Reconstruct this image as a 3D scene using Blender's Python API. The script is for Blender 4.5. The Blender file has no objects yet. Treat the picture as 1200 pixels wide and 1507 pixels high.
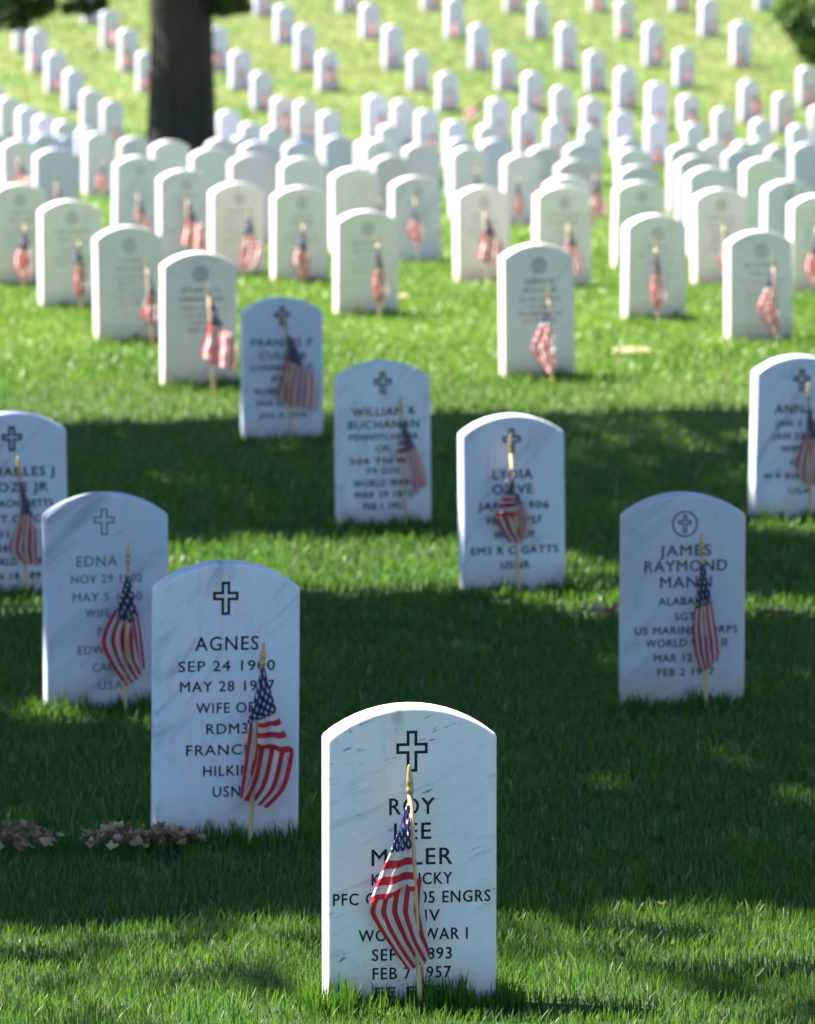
SUN_STRENGTH, SKY_STRENGTH, EXPOSURE, FSTOP = 5.0, .05, 2.26, 11.2
STONES = [
    (0.001, 10.32, 10.0, 0.553, 0.023), (-0.419, 12.24, 10.7, 0.611, -0.35), (-0.809, 14.41, 11.6, 0.548, -0.739),
    (-1.226, 16.8, 12.9, 0.561, -1.163), (0.73, 14.41, 11.6, 0.548, 0.782), (0.327, 17.03, 13.0, 0.531, 0.344),
    (-0.088, 18.89, 14.4, 0.558, -0.007), (-0.514, 22.0, 16.6, 0.557, -0.467), (1.369, 19.13, 14.5, 0.559, 1.404),
    (-0.924, 23.84, 16.9, 0.564, -0.836), (-1.351, 26.2, 20.3, 0.539, -1.211), (-1.773, 28.47, 21.8, 0.553, -1.682),
    (-2.209, 30.81, 24.9, 0.559, -2.142), (0.573, 24.14, 18.7, 0.577, 0.632), (-0.22, 27.98, 20.1, 0.519, -0.138),
    (-0.622, 31.03, 22.8, 0.536, -0.591), (-1.003, 31.68, 26.6, 0.54, -0.94), (-1.374, 33.25, 25.3, 0.571, -1.312),
    (-1.796, 35.89, 27.0, 0.609, -1.741), (1.245, 27.6, 23.4, 0.518, 1.249), (1.697, 26.31, 20.1, 0.51, 1.756),
    (0.422, 31.27, 26.3, 0.529, 0.452), (0.038, 33.72, 26.5, 0.516, 0.067), (0.862, 30.67, 24.9, 0.552, 0.903),
    (1.394, 33.03, 24.8, 0.507, None), (1.767, 30.88, 25.1, 0.53, 1.788), (2.256, 30.14, 25.4, 0.521, 2.222),
    (2.329, 33.51, 26.6, 0.497, None), (2.373, 36.34, 29.3, 0.588, None), (3.008, 40.85, 32.1, 0.616, None),
    (2.845, 46.62, 32.1, 0.497, None), (1.932, 34.93, 28.4, 0.553, None), (2.161, 40.88, 31.8, 0.524, None),
    (2.247, 44.08, 32.1, 0.561, None), (3.178, 56.72, 35.8, 0.498, None), (3.642, 58.97, 40.0, 0.496, None),
    (3.929, 61.02, 39.3, 0.518, None), (3.829, 56.2, 38.4, 0.458, None), (2.275, 56.02, 39.0, 0.536, None),
    (1.897, 45.99, 34.5, 0.504, None), (1.636, 38.83, 31.7, 0.487, None), (1.426, 44.82, 32.7, 0.563, None),
    (1.239, 40.42, 32.3, 0.501, 1.367), (1.053, 36.03, 27.9, 0.472, None), (0.854, 41.47, 33.5, 0.525, 0.848),
    (0.478, 43.77, 34.3, 0.543, 0.559), (0.11, 45.35, 31.8, 0.552, None), (-0.129, 41.31, 30.2, 0.517, None),
    (-0.35, 35.25, 26.5, 0.543, -0.148), (-0.244, 46.5, 35.7, 0.579, None), (-0.331, 48.63, 34.4, 0.563, None),
    (-0.665, 51.23, 36.1, 0.571, None), (-0.995, 49.68, 34.2, 0.527, None), (-0.723, 36.76, 28.7, 0.584, None),
    (-1.233, 63.76, 39.5, 0.524, None), (-1.21, 43.88, 32.2, 0.591, None), (-1.082, 37.38, 29.4, 0.596, None),
    (-1.449, 39.82, 31.0, 0.591, -1.46), (-1.721, 50.23, 36.8, 0.548, None), (-1.956, 64.13, 40.7, 0.494, None),
    (-1.828, 41.84, 33.7, 0.623, None), (-2.538, 50.28, 36.7, 0.56, None), (-2.993, 52.49, 38.1, 0.602, -2.93),
    (-2.511, 38.62, 30.6, 0.612, -2.448), (-3.221, 45.13, 31.9, 0.588, -3.178), (-3.919, 51.23, 37.1, 0.578, None),
    (-3.832, 57.3, 39.8, 0.574, None), (-3.793, 60.74, 40.9, 0.55, None), (-4.286, 68.04, 40.3, 0.556, None),
    (-4.567, 68.5, 40.9, 0.564, None), (-4.844, 69.37, 38.8, 0.558, -4.996), (-5.157, 70.34, 41.3, 0.566, None),
    (-5.44, 71.54, 40.3, 0.551, None), (-3.434, 58.62, 37.6, 0.644, None), (-4.145, 71.27, 38.3, 0.549, None),
    (-3.81, 70.0, 41.4, 0.566, -3.72), (-4.521, 73.73, 42.0, 0.513, None), (-4.89, 75.64, 38.4, 0.531, -4.805),
    (-5.298, 78.06, 41.2, 0.57, -5.306), (-5.681, 80.47, 39.6, 0.46, -5.619), (-6.337, 83.43, 38.6, 0.571, None),
    (-4.885, 84.25, 39.2, 0.588, -4.836), (-4.421, 80.9, 41.1, 0.544, -4.364), (-4.0, 78.05, 41.5, 0.58, -3.989),
    (-3.626, 75.71, 38.2, 0.532, -3.607), (-2.732, 78.07, 40.5, 0.608, -2.711), (-2.342, 75.95, 38.2, 0.514, -2.29),
    (-1.979, 73.7, 40.9, 0.49, -1.903), (-2.281, 69.02, 39.3, 0.559, None), (-1.981, 68.58, 41.5, 0.46, None),
    (-1.651, 67.18, 41.9, 0.524, None), (-1.644, 71.09, 40.0, 0.474, -1.571), (-1.329, 70.13, 42.0, 0.549, -1.28),
    (-0.999, 69.02, 39.2, 0.55, -0.917), (-0.418, 70.63, 38.3, 0.557, -0.351), (-0.074, 70.13, 40.4, 0.558, -0.087),
    (-0.228, 67.62, 38.1, 0.528, None), (0.237, 69.14, 38.8, 0.552, 0.309), (0.58, 67.9, 39.6, 0.566, None),
    (0.989, 67.21, 40.4, 0.548, None), (1.152, 70.28, 38.6, 0.557, 1.187), (1.503, 69.25, 38.2, 0.547, 1.548),
    (0.715, 44.61, 34.5, 0.599, None), (0.504, 51.13, 34.8, 0.546, None), (1.192, 48.23, 36.3, 0.495, None),
    (1.849, 68.15, 41.6, 0.549, 1.887), (2.019, 71.5, 39.5, 0.566, 2.077), (2.379, 70.28, 39.8, 0.557, 2.391),
    (2.248, 67.13, 40.1, 0.535, None), (1.681, 73.71, 40.6, 0.488, 1.747), (1.361, 75.84, 40.4, 0.507, 1.402),
    (1.019, 78.3, 40.2, 0.621, 1.049), (0.696, 82.27, 40.5, 0.568, 0.735), (0.348, 86.1, 41.8, 0.558, 0.427),
    (1.651, 85.93, 40.0, 0.596, 1.704), (1.973, 82.33, 39.7, 0.522, 1.991), (2.281, 78.29, 40.9, 0.632, 2.292),
    (2.605, 75.77, 39.0, 0.534, 2.632), (2.977, 85.93, 39.2, 0.596, 2.982), (3.269, 82.35, 41.9, 0.53, 3.288),
    (3.533, 78.7, 40.1, 0.605, 3.592), (3.848, 76.08, 40.2, 0.526, 3.918), (2.941, 73.75, 38.0, 0.539, 2.993),
    (3.274, 71.85, 39.7, 0.567, 3.318), (2.717, 68.95, 40.3, 0.559, 2.825), (3.109, 68.2, 38.1, 0.553, 3.134),
    (3.682, 71.41, 40.5, 0.461, 3.688), (3.551, 67.7, 40.5, 0.541, None), (4.017, 69.34, 38.2, 0.552, 4.064),
    (4.536, 72.49, 40.5, 0.517, 4.598), (4.427, 68.25, 39.9, 0.554, None), (4.914, 71.34, 40.7, 0.487, 4.96),
    (4.793, 66.71, 39.4, 0.572, None), (5.255, 69.6, 40.8, 0.546, None), (5.431, 74.12, 41.0, 0.504, 5.446),
    (4.795, 78.6, 38.1, 0.627, 4.748), (4.543, 82.5, 38.2, 0.535, 4.603), (4.266, 85.85, 40.7, 0.605, 4.32),
    (5.607, 86.11, 41.9, 0.611, None), (0.142, 75.84, 39.0, 0.507, 0.179), (0.523, 73.59, 39.8, 0.493, 0.548),
    (-0.225, 78.4, 40.4, 0.59, -0.185), (-0.573, 82.19, 39.3, 0.506, -0.499), (-0.951, 85.86, 39.5, 0.582, -0.905),
    (-1.129, 75.83, 39.3, 0.518, -1.073), (-1.48, 78.21, 39.5, 0.621, -1.455), (-1.854, 81.61, 40.4, 0.538, -1.822),
    (-2.266, 85.32, 39.2, 0.552, -2.2),
]
import bpy, bmesh, math, random
import numpy as np
from mathutils import Vector, Matrix
R = math.radians
rng = random.Random(11)
nr = np.random.default_rng(7)
scene = bpy.context.scene
COL = scene.collection

# ------------------------------------------------------------------ helpers
def link(o, parent=None):
    COL.objects.link(o)
    if parent is not None: o.parent = parent
    return o
def tag(o, label=None, cat=None, group=None, kind=None):
    if label: o['label'] = label
    if cat: o['category'] = cat
    if group: o['group'] = group
    if kind: o['kind'] = kind
    return o
def empty(name, loc, rz=0.0, rx=0.0, ry=0.0):
    o = bpy.data.objects.new(name, None); o.empty_display_size = .1
    o.location = loc; o.rotation_euler = (rx, ry, rz)
    return link(o)
def mesh_obj(name, verts, faces, mat=None, parent=None, smooth=False):
    m = bpy.data.meshes.new(name); m.from_pydata(verts, [], faces); m.update()
    if mat: m.materials.append(mat)
    if smooth: m.polygons.foreach_set('use_smooth', [True]*len(m.polygons))
    return link(bpy.data.objects.new(name, m), parent)
def np_mesh(name, V, F, n):                      # V (N,3), F (M,n)
    m = bpy.data.meshes.new(name)
    m.vertices.add(len(V)); m.vertices.foreach_set('co', np.asarray(V, dtype=np.float32).ravel())
    M = len(F)
    m.loops.add(M*n); m.polygons.add(M)
    m.loops.foreach_set('vertex_index', np.asarray(F, dtype=np.int32).ravel())
    m.polygons.foreach_set('loop_start', np.arange(0, M*n, n, dtype=np.int32))
    m.update(calc_edges=True); m.validate(clean_customdata=False)
    return m

# ------------------------------------------------------------------ terrain
PY = [-60, 0, 20, 22, 24, 28, 31, 34, 36, 40, 44, 50, 56, 61, 66, 68, 86, 110, 160, 400]
PZ = [0, 0, 0, .02, .10, .12, .09, .05, 0, -.08, -.17, -.32, -.52, -.68, -.78, -.75, .98, 3.1, 6.5, 7]
LAWN = -.035                                      # the soil lies under the grass tips
def ground(y): return float(np.interp(y, PY, PZ))
def ground_np(x, y):
    z = np.interp(y, PY, PZ)
    return z + LAWN + .008*np.sin(x*1.7+y*.6)*np.cos(y*1.1-x*.4)

# ------------------------------------------------------------------ node helper
def new_mat(name):
    m = bpy.data.materials.new(name); m.use_nodes = True
    nt = m.node_tree; nt.nodes.clear()
    return m, nt
class N:
    def __init__(s, nt): s.nt = nt
    def n(s, typ, ins=None, **kw):
        nd = s.nt.nodes.new(typ)
        for k, v in kw.items(): setattr(nd, k, v)
        for k, v in (ins or {}).items():
            sk = nd.inputs[k]
            if isinstance(v, bpy.types.NodeSocket): s.nt.links.new(v, sk)
            else: sk.default_value = v
        return nd
    def math(s, op, a, b=0.0, c=0.0, clamp=False):
        nd = s.n('ShaderNodeMath', {0: a, 1: b, 2: c}, operation=op); nd.use_clamp = clamp
        return nd.outputs[0]
    def mix(s, f, a, b, blend='MIX'):
        nd = s.n('ShaderNodeMix', data_type='RGBA', blend_type=blend)
        for i, v in ((0, f), (6, a), (7, b)):
            if isinstance(v, bpy.types.NodeSocket): s.nt.links.new(v, nd.inputs[i])
            elif i == 0: nd.inputs[i].default_value = v
            else: nd.inputs[i].default_value = (v[0], v[1], v[2], 1)
        return nd.outputs[2]
    def ramp(s, f, lo, hi, clamp=True):
        nd = s.n('ShaderNodeMapRange', {0: f, 1: lo, 2: hi, 3: 0.0, 4: 1.0}); nd.clamp = clamp
        return nd.outputs[0]
    def noise(s, vec, scale, detail=3, rough=.55, dist=0.0):
        nd = s.n('ShaderNodeTexNoise', {'Scale': scale, 'Detail': detail, 'Roughness': rough, 'Distortion': dist})
        if vec is not None: s.nt.links.new(vec, nd.inputs['Vector'])
        return nd.outputs['Fac']
    def mapping(s, vec, loc=(0,0,0), rot=(0,0,0), scale=(1,1,1)):
        return s.n('ShaderNodeMapping', {'Vector': vec, 'Location': loc, 'Rotation': rot, 'Scale': scale}).outputs[0]
    def out(s, sh): s.n('ShaderNodeOutputMaterial', {'Surface': sh})

# ------------------------------------------------------------------ marble
def marble(name, base, vein, kind='soft', amt=.6, stain=None, soil=.5, wear=.3):
    m, nt = new_mat(name); k = N(nt)
    tc = k.n('ShaderNodeTexCoord').outputs['Object']
    oi = k.n('ShaderNodeObjectInfo').outputs['Random']
    off = k.n('ShaderNodeCombineXYZ', {0: k.math('MULTIPLY', oi, 37.0), 1: k.math('MULTIPLY', oi, 11.0), 2: k.math('MULTIPLY', oi, 53.0)}).outputs[0]
    p = k.n('ShaderNodeVectorMath', {0: tc, 1: off}, operation='ADD').outputs[0]
    cloud = k.ramp(k.noise(p, 5, 4, .6, .3), .3, .75)
    col = k.mix(k.math('MULTIPLY', cloud, .35), base, tuple(c*.82 for c in base))
    if kind == 'fleck':                            # short dark dashes rising to the right
        q = k.mapping(k.mapping(p, rot=(0, R(19), 0)), scale=(24, 24, 120))
        d = k.ramp(k.noise(q, 1, 3, .6, .5), .60, .70)
        msk = k.ramp(k.noise(p, 8, 2), .42, .60)
        v = k.math('MULTIPLY', d, msk)
        q2 = k.mapping(k.mapping(p, rot=(0, R(22), 0)), scale=(6, 6, 34))
        v2 = k.math('MULTIPLY', k.ramp(k.noise(q2, 1, 4, .6, .4), .56, .72), .38)
        v = k.math('MAXIMUM', v, v2)
    elif kind == 'vein':                           # long grey diagonal bands
        q = k.mapping(k.mapping(p, rot=(0, R(38), 0)), scale=(1.6, 1.6, 9))
        v = k.ramp(k.noise(q, 1, 4, .6, .5), .50, .68)
        q2 = k.mapping(k.mapping(p, rot=(0, R(36), 0)), scale=(3, 3, 40))
        v = k.math('MAXIMUM', k.math('MULTIPLY', v, .7), k.math('MULTIPLY', k.ramp(k.noise(q2, 1, 3, .5, .4), .66, .74), .8))
    else:
        q = k.mapping(k.mapping(p, rot=(0, R(50), 0)), scale=(4, 4, 17))
        v = k.math('MULTIPLY', k.ramp(k.noise(q, 1, 4, .6, .6), .54, .74), .6)
    col = k.mix(k.math('MULTIPLY', v, amt), col, vein)
    # weathering: grey lichen film and fine pits
    film = k.ramp(k.noise(p, 34, 5, .7), .55, .85)
    col = k.mix(k.math('MULTIPLY', film, wear), col, (.33, .34, .30))
    run = k.ramp(k.noise(k.mapping(p, scale=(42, 42, 3)), 1, 3, .6), .56, .74)
    col = k.mix(k.math('MULTIPLY', run, wear*.55), col, (.34, .35, .32))
    sep = k.n('ShaderNodeSeparateXYZ', {0: tc})
    zz = sep.outputs['Z']
    if stain:                                      # rust run below the top edge
        dx = k.math('ABSOLUTE', k.math('SUBTRACT', sep.outputs['X'], k.math('ADD', stain[0], k.math('MULTIPLY', k.math('SUBTRACT', k.noise(p, 40, 2), .5), .012))))
        a = k.ramp(dx, stain[2], .0)
        b = k.ramp(zz, stain[1]-.075, stain[1]-.01)
        st = k.math('MULTIPLY', k.math('MULTIPLY', a, b), k.ramp(k.noise(p, 60, 4, .7), .30, .62))
        col = k.mix(k.math('MULTIPLY', st, .85), col, (.34, .20, .09))
    # soil splashed on the foot of the stone
    n2 = k.math('MULTIPLY', k.noise(p, 26, 4, .7), .10)
    sp = k.ramp(k.math('SUBTRACT', zz, n2), .035, -.045)
    col = k.mix(k.math('MULTIPLY', sp, soil), col, (.40, .24, .13))
    bump = k.n('ShaderNodeBump', {'Strength': .25, 'Distance': .002, 'Height': k.noise(p, 210, 4, .65)})
    b = k.n('ShaderNodeBsdfPrincipled', {'Base Color': col, 'Roughness': .58, 'Normal': bump.outputs[0]})
    b.inputs['Specular IOR Level'].default_value = .35
    k.out(b.outputs[0])
    return m
M_FRONT = marble('marble_flecked', (.76, .77, .77), (.10, .11, .13), 'fleck', .8, stain=(-.030, .553, .016), soil=.35)
M_SKYISH = marble('marble_shade_blue', (.62, .68, .78), (.17, .20, .26), 'soft', .95, soil=.4, wear=.45)  # blue skylight of the tree shade tinted into the base
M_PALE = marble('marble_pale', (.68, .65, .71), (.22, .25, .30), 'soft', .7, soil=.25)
M_SKYLIT = marble('marble_skylit', (.70, .67, .83), (.45, .50, .58), 'soft', .4, soil=.3)  # same marble, with blue skylight put into the base for the hill rows
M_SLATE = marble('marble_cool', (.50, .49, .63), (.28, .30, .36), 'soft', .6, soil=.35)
M_DULL = marble('marble_dull', (.52, .49, .56), (.30, .33, .36), 'soft', .6, soil=.4)  # darker base mixed into the crowded rows
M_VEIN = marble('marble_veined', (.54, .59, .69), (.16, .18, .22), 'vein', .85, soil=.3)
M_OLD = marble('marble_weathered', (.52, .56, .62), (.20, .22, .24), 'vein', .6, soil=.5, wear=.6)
M_WARM = marble('marble_sunlit_warm', (.84, .78, .72), (.33, .35, .33), 'soft', .6, soil=.45)  # warm base here and below paints in the light of the sunlit rows
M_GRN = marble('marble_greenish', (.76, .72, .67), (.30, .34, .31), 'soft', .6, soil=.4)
M_PINK = marble('marble_rosy', (.80, .72, .71), (.35, .33, .34), 'soft', .6, soil=.5)

def simple(name, col, rough=.7, var=.2, scale=40):
    m, nt = new_mat(name); k = N(nt)
    tc = k.n('ShaderNodeTexCoord').outputs['Object']
    c = k.mix(k.math('MULTIPLY', k.noise(tc, scale, 3), var), col, tuple(x*.5 for x in col))
    b = k.n('ShaderNodeBsdfPrincipled', {'Base Color': c, 'Roughness': rough})
    k.out(b.outputs[0]); return m
M_INK = simple('engraving_black', (.010, .010, .014), .8, .6, 70)
M_INK2 = simple('engraving_worn', (.13, .14, .15), .85, 1.2, 60)
M_FAINT = simple('engraving_grey', (.17, .18, .18), .9)
M_FAINT2 = simple('engraving_faint', (.33, .35, .34), .9)
M_PALEINK = simple('engraving_washed_out', (.20, .22, .25), .9)

def wood_mat():
    m, nt = new_mat('staff_wood'); k = N(nt)
    tc = k.n('ShaderNodeTexCoord').outputs['Object']
    g = k.noise(k.mapping(tc, scale=(260, 260, 9)), 1, 3, .6)
    c = k.mix(k.ramp(g, .35, .7), (.62, .42, .22), (.42, .26, .12))
    k.out(k.n('ShaderNodeBsdfPrincipled', {'Base Color': c, 'Roughness': .42}).outputs[0]); return m
M_WOOD = wood_mat()
def gold_mat():
    m, nt = new_mat('finial_gilt'); k = N(nt)
    tc = k.n('ShaderNodeTexCoord').outputs['Object']
    c = k.mix(k.noise(tc, 300, 3), (.52, .36, .16), (.36, .23, .09))
    k.out(k.n('ShaderNodeBsdfPrincipled', {'Base Color': c, 'Roughness': .38, 'Metallic': .25}).outputs[0]); return m
M_GOLD = gold_mat()

def flag_mat():
    m, nt = new_mat('flag_cloth'); k = N(nt)
    uv = k.n('ShaderNodeUVMap', uv_map='UVMap').outputs[0]
    s = k.n('ShaderNodeSeparateXYZ', {0: uv}); u, v = s.outputs[0], s.outputs[1]
    # 13 stripes, v runs down from the top of the flag
    f = k.math('MODULO', k.math('MULTIPLY', v, 13.0), 2.0)
    white = k.math('GREATER_THAN', f, 1.0)
    base = k.mix(white, (.64, .022, .04), (.80, .78, .76))
    inside = k.math('MULTIPLY', k.math('LESS_THAN', u, .4), k.math('LESS_THAN', v, 7/13))
    # stars: two interleaved grids over the canton
    def stars(ou, ov, nu=.085, nv=.134):
        a = k.math('DIVIDE', k.math('ADD', u, ou), nu); b = k.math('DIVIDE', k.math('ADD', v, ov), nv)
        px = k.math('MULTIPLY', k.math('SUBTRACT', k.math('FRACT', a), .5), nu*1.9)      # flag is 1.9 x 1 in u, v
        py = k.math('MULTIPLY', k.math('SUBTRACT', .5, k.math('FRACT', b)), nv)
        r = k.math('SQRT', k.math('ADD', k.math('MULTIPLY', px, px), k.math('MULTIPLY', py, py)))
        th = k.math('ARCTAN2', px, py)
        seg = 2*math.pi/5
        aa = k.math('ABSOLUTE', k.math('SUBTRACT', k.math('FLOORED_MODULO', k.math('ADD', th, seg/2), seg), seg/2))
        e = k.math('ADD', k.math('MULTIPLY', k.math('COSINE', aa), .2245), k.math('MULTIPLY', k.math('SINE', aa), .691))
        return k.math('LESS_THAN', k.math('MULTIPLY', r, e), .2245*.042)
    st = k.math('MAXIMUM', stars(.0, .0), stars(.0425, .067))
    canton = k.mix(st, (.014, .022, .12), (.80, .78, .78))
    col = k.mix(inside, base, canton)
    tc = k.n('ShaderNodeTexCoord').outputs['Object']
    col = k.mix(k.math('MULTIPLY', k.noise(tc, 90, 3), .18), col, (.25, .2, .2))
    weave = k.noise(k.mapping(tc, scale=(900, 900, 900)), 1, 2)
    bmp = k.n('ShaderNodeBump', {'Strength': .2, 'Distance': .0006, 'Height': weave})
    d = k.n('ShaderNodeBsdfPrincipled', {'Base Color': col, 'Roughness': .7, 'Normal': bmp.outputs[0]})
    t = k.n('ShaderNodeBsdfTranslucent', {'Color': col})
    k.out(k.n('ShaderNodeMixShader', {0: .58, 1: d.outputs[0], 2: t.outputs[0]}).outputs[0])
    return m
M_FLAG = flag_mat()

def leafy(name, c1, c2, trans=.35, rough=.5, attr=True, dead=None, spec=.5, patch=None):
    m, nt = new_mat(name); k = N(nt)
    tc = k.n('ShaderNodeTexCoord').outputs['Object']
    a = k.n('ShaderNodeAttribute', attribute_name='vary').outputs['Fac']
    col = k.mix(a, c1, c2)
    if patch:                                      # drier turf in patches; past the tree shade, sunlit brightness painted in
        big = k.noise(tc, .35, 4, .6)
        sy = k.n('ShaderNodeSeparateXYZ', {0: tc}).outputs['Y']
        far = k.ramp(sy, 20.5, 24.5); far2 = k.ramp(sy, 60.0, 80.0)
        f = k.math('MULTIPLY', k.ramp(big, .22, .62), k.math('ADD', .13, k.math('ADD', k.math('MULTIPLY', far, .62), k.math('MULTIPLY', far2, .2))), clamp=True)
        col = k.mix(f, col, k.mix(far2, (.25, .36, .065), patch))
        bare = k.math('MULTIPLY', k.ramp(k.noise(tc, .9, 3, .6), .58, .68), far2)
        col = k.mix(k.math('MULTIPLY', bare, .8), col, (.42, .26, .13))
    if dead:
        col = k.mix(k.math('GREATER_THAN', a, .955), col, dead)
    b = k.n('ShaderNodeBsdfPrincipled', {'Base Color': col, 'Roughness': rough})
    b.inputs['Specular IOR Level'].default_value = spec
    t = k.n('ShaderNodeBsdfTranslucent', {'Color': k.mix(.5, col, tuple(min(1, x*1.5) for x in c2))})
    k.out(k.n('ShaderNodeMixShader', {0: trans, 1: b.outputs[0], 2: t.outputs[0]}).outputs[0])
    return m
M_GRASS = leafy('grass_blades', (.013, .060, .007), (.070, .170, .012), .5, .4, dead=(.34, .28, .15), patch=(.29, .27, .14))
M_LEAF = leafy('broad_leaves', (.03, .07, .015), (.06, .12, .02), .10, .5)
M_DARKLEAF = leafy('evergreen_leaves', (.018, .045, .012), (.05, .10, .02), .2, .4)
M_DRY = leafy('dry_leaves', (.10, .05, .025), (.50, .34, .22), .12, .7)

def ground_mat():
    m, nt = new_mat('turf_soil'); k = N(nt)
    tc = k.n('ShaderNodeTexCoord').outputs['Object']
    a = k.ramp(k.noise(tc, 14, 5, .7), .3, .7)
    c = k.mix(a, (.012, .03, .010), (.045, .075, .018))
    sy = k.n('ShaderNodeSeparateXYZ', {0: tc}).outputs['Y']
    far = k.ramp(sy, 21.5, 28.0)  # sunlit lawn brightness put into the soil colour too
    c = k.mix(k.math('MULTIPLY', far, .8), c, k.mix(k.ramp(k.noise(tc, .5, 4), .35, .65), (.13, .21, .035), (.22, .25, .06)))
    bmp = k.n('ShaderNodeBump', {'Strength': .8, 'Distance': .03, 'Height': k.noise(tc, 40, 5, .7)})
    k.out(k.n('ShaderNodeBsdfPrincipled', {'Base Color': c, 'Roughness': .95, 'Normal': bmp.outputs[0]}).outputs[0])
    return m
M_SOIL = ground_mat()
def bark_mat():
    m, nt = new_mat('tree_bark'); k = N(nt)
    tc = k.n('ShaderNodeTexCoord').outputs['Object']
    q = k.mapping(tc, scale=(9, 9, 1.6))
    h = k.noise(q, 2.2, 6, .65, .8)
    c = k.mix(k.ramp(h, .35, .65), (.010, .010, .009), (.045, .043, .038))
    bmp = k.n('ShaderNodeBump', {'Strength': 1.0, 'Distance': .04, 'Height': h})
    k.out(k.n('ShaderNodeBsdfPrincipled', {'Base Color': c, 'Roughness': .9, 'Normal': bmp.outputs[0]}).outputs[0])
    return m
M_BARK = bark_mat()

# ------------------------------------------------------------------ ground sheet
ys = np.concatenate([np.arange(-60, 8, 4), np.arange(8, 100, .8), np.arange(100, 401, 10)])
xs = np.concatenate([np.arange(-200, -14, 12), np.arange(-14, 14.1, .8), np.arange(16, 201, 12)])
GX, GY = np.meshgrid(xs, ys)
GZ = ground_np(GX, GY)
nx, ny = len(xs), len(ys)
idx = np.arange(nx*ny).reshape(ny, nx)
F = np.stack([idx[:-1, :-1], idx[:-1, 1:], idx[1:, 1:], idx[1:, :-1]], -1).reshape(-1, 4)
gm = np_mesh('ground', np.stack([GX, GY, GZ], -1).reshape(-1, 3), F, 4)
gm.materials.append(M_SOIL); gm.polygons.foreach_set('use_smooth', [True]*len(gm.polygons))
tag(link(bpy.data.objects.new('ground', gm)), 'grassy ground of the cemetery, level in front and rising into a hill behind', kind='structure')

# ------------------------------------------------------------------ grass
TUFTS = [(q[0], q[1], R(q[2]), 1000 if k == 0 else 420, .078 if k == 0 else .07) for k, q in enumerate(STONES[:20])]
def blades(bands):
    VV, FF, AA = [], [], []; base = 0
    for (y0, y1, hw0, hw1, dens, wid, hgt, lean) in bands:
        area = (y1-y0)*(hw0+hw1)
        n = int(area*dens)
        t = nr.random(n); y = y0+(y1-y0)*t
        x = (nr.random(n)*2-1)*(hw0+(hw1-hw0)*t)
        # clumping
        cl = .5+.5*np.sin(x*9.1+np.sin(y*5.3)*2)*np.sin(y*7.7+np.sin(x*6.1)*2)
        h = hgt*(.55+.6*nr.random(n)+.22*cl); w = wid*(.7+.6*nr.random(n))
        ang = nr.random(n)*2*math.pi
        ln = lean*(nr.random(n)**1.3)*h*1.2
        dx, dy = np.cos(ang)*ln, np.sin(ang)*ln
        fa = ang+math.pi/2+(nr.random(n)-.5)*1.6
        wx, wy = np.cos(fa)*w*.5, np.sin(fa)*w*.5
        z = ground_np(x, y)-.004
        P = np.zeros((n, 6, 3), np.float32)
        for j, (tt, ww, zz) in enumerate(((0, .8, 0), (.32, 1.0, .58), (1.0, .12, 1.0))):
            cx, cy, cz = x+dx*tt, y+dy*tt, z+h*zz
            P[:, 2*j] = np.stack([cx-wx*ww, cy-wy*ww, cz], -1)
            P[:, 2*j+1] = np.stack([cx+wx*ww, cy+wy*ww, cz], -1)
        VV.append(P.reshape(-1, 3))
        b = base+np.arange(n)[:, None]*6
        q = np.stack([b+np.array([[0, 1, 3, 2]]), b+np.array([[2, 3, 5, 4]])], 1).reshape(-1, 4)
        FF.append(q); base += n*6
        va = np.clip(.35*nr.random(n)+.3*cl+.3*nr.random(n), 0, .95)
        va[nr.random(n) < .035] = 1.0
        AA.append(np.repeat(va, 6))
    for (cx, cy, th, n, hg) in TUFTS:
        u = (nr.random(n)*2-1)*.21; v = -.05-.004-.07*nr.random(n)**1.5
        sd = nr.random(n) < .14                      # some along the left and right sides
        v = np.where(sd, (nr.random(n)*2-1)*.06, v); u = np.where(sd, np.where(nr.random(n) < .5, -1, 1)*(.168+.04*nr.random(n)), u)
        c_, s_ = math.cos(th), math.sin(th)
        x = cx+u*c_-v*s_; y = cy+u*s_+v*c_
        h = hg*(.45+.75*nr.random(n)**1.4)*(.8+.16*np.sin(u*31+cx*9)+.12*np.sin(u*83)); w = .0032*(.7+.6*nr.random(n))
        ang = nr.random(n)*2*math.pi; ln = .35*nr.random(n)*h
        dx, dy = np.cos(ang)*ln, -np.abs(np.sin(ang)*ln)
        fa = (nr.random(n)-.5)*1.8; wx, wy = np.cos(fa)*w*.5, np.sin(fa)*w*.5
        z = ground_np(x, y)-.004
        P = np.zeros((n, 6, 3), np.float32)
        for j, (tt, ww, zz) in enumerate(((0, .8, 0), (.3, 1.0, .58), (1.0, .12, 1.0))):
            X_, Y_, Z_ = x+dx*tt, y+dy*tt, z+h*zz
            P[:, 2*j] = np.stack([X_-wx*ww, Y_-wy*ww, Z_], -1); P[:, 2*j+1] = np.stack([X_+wx*ww, Y_+wy*ww, Z_], -1)
        VV.append(P.reshape(-1, 3)); b = base+np.arange(n)[:, None]*6
        FF.append(np.stack([b+np.array([[0, 1, 3, 2]]), b+np.array([[2, 3, 5, 4]])], 1).reshape(-1, 4)); base += n*6
        AA.append(np.repeat(np.clip(nr.random(n)*.9, 0, .94), 6))
    m = np_mesh('grass', np.concatenate(VV), np.concatenate(FF), 4)
    a = m.attributes.new('vary', 'FLOAT', 'POINT'); a.data.foreach_set('value', np.concatenate(AA).astype(np.float32))
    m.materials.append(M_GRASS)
    m.polygons.foreach_set('use_smooth', [True]*len(m.polygons))
    return m
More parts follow.
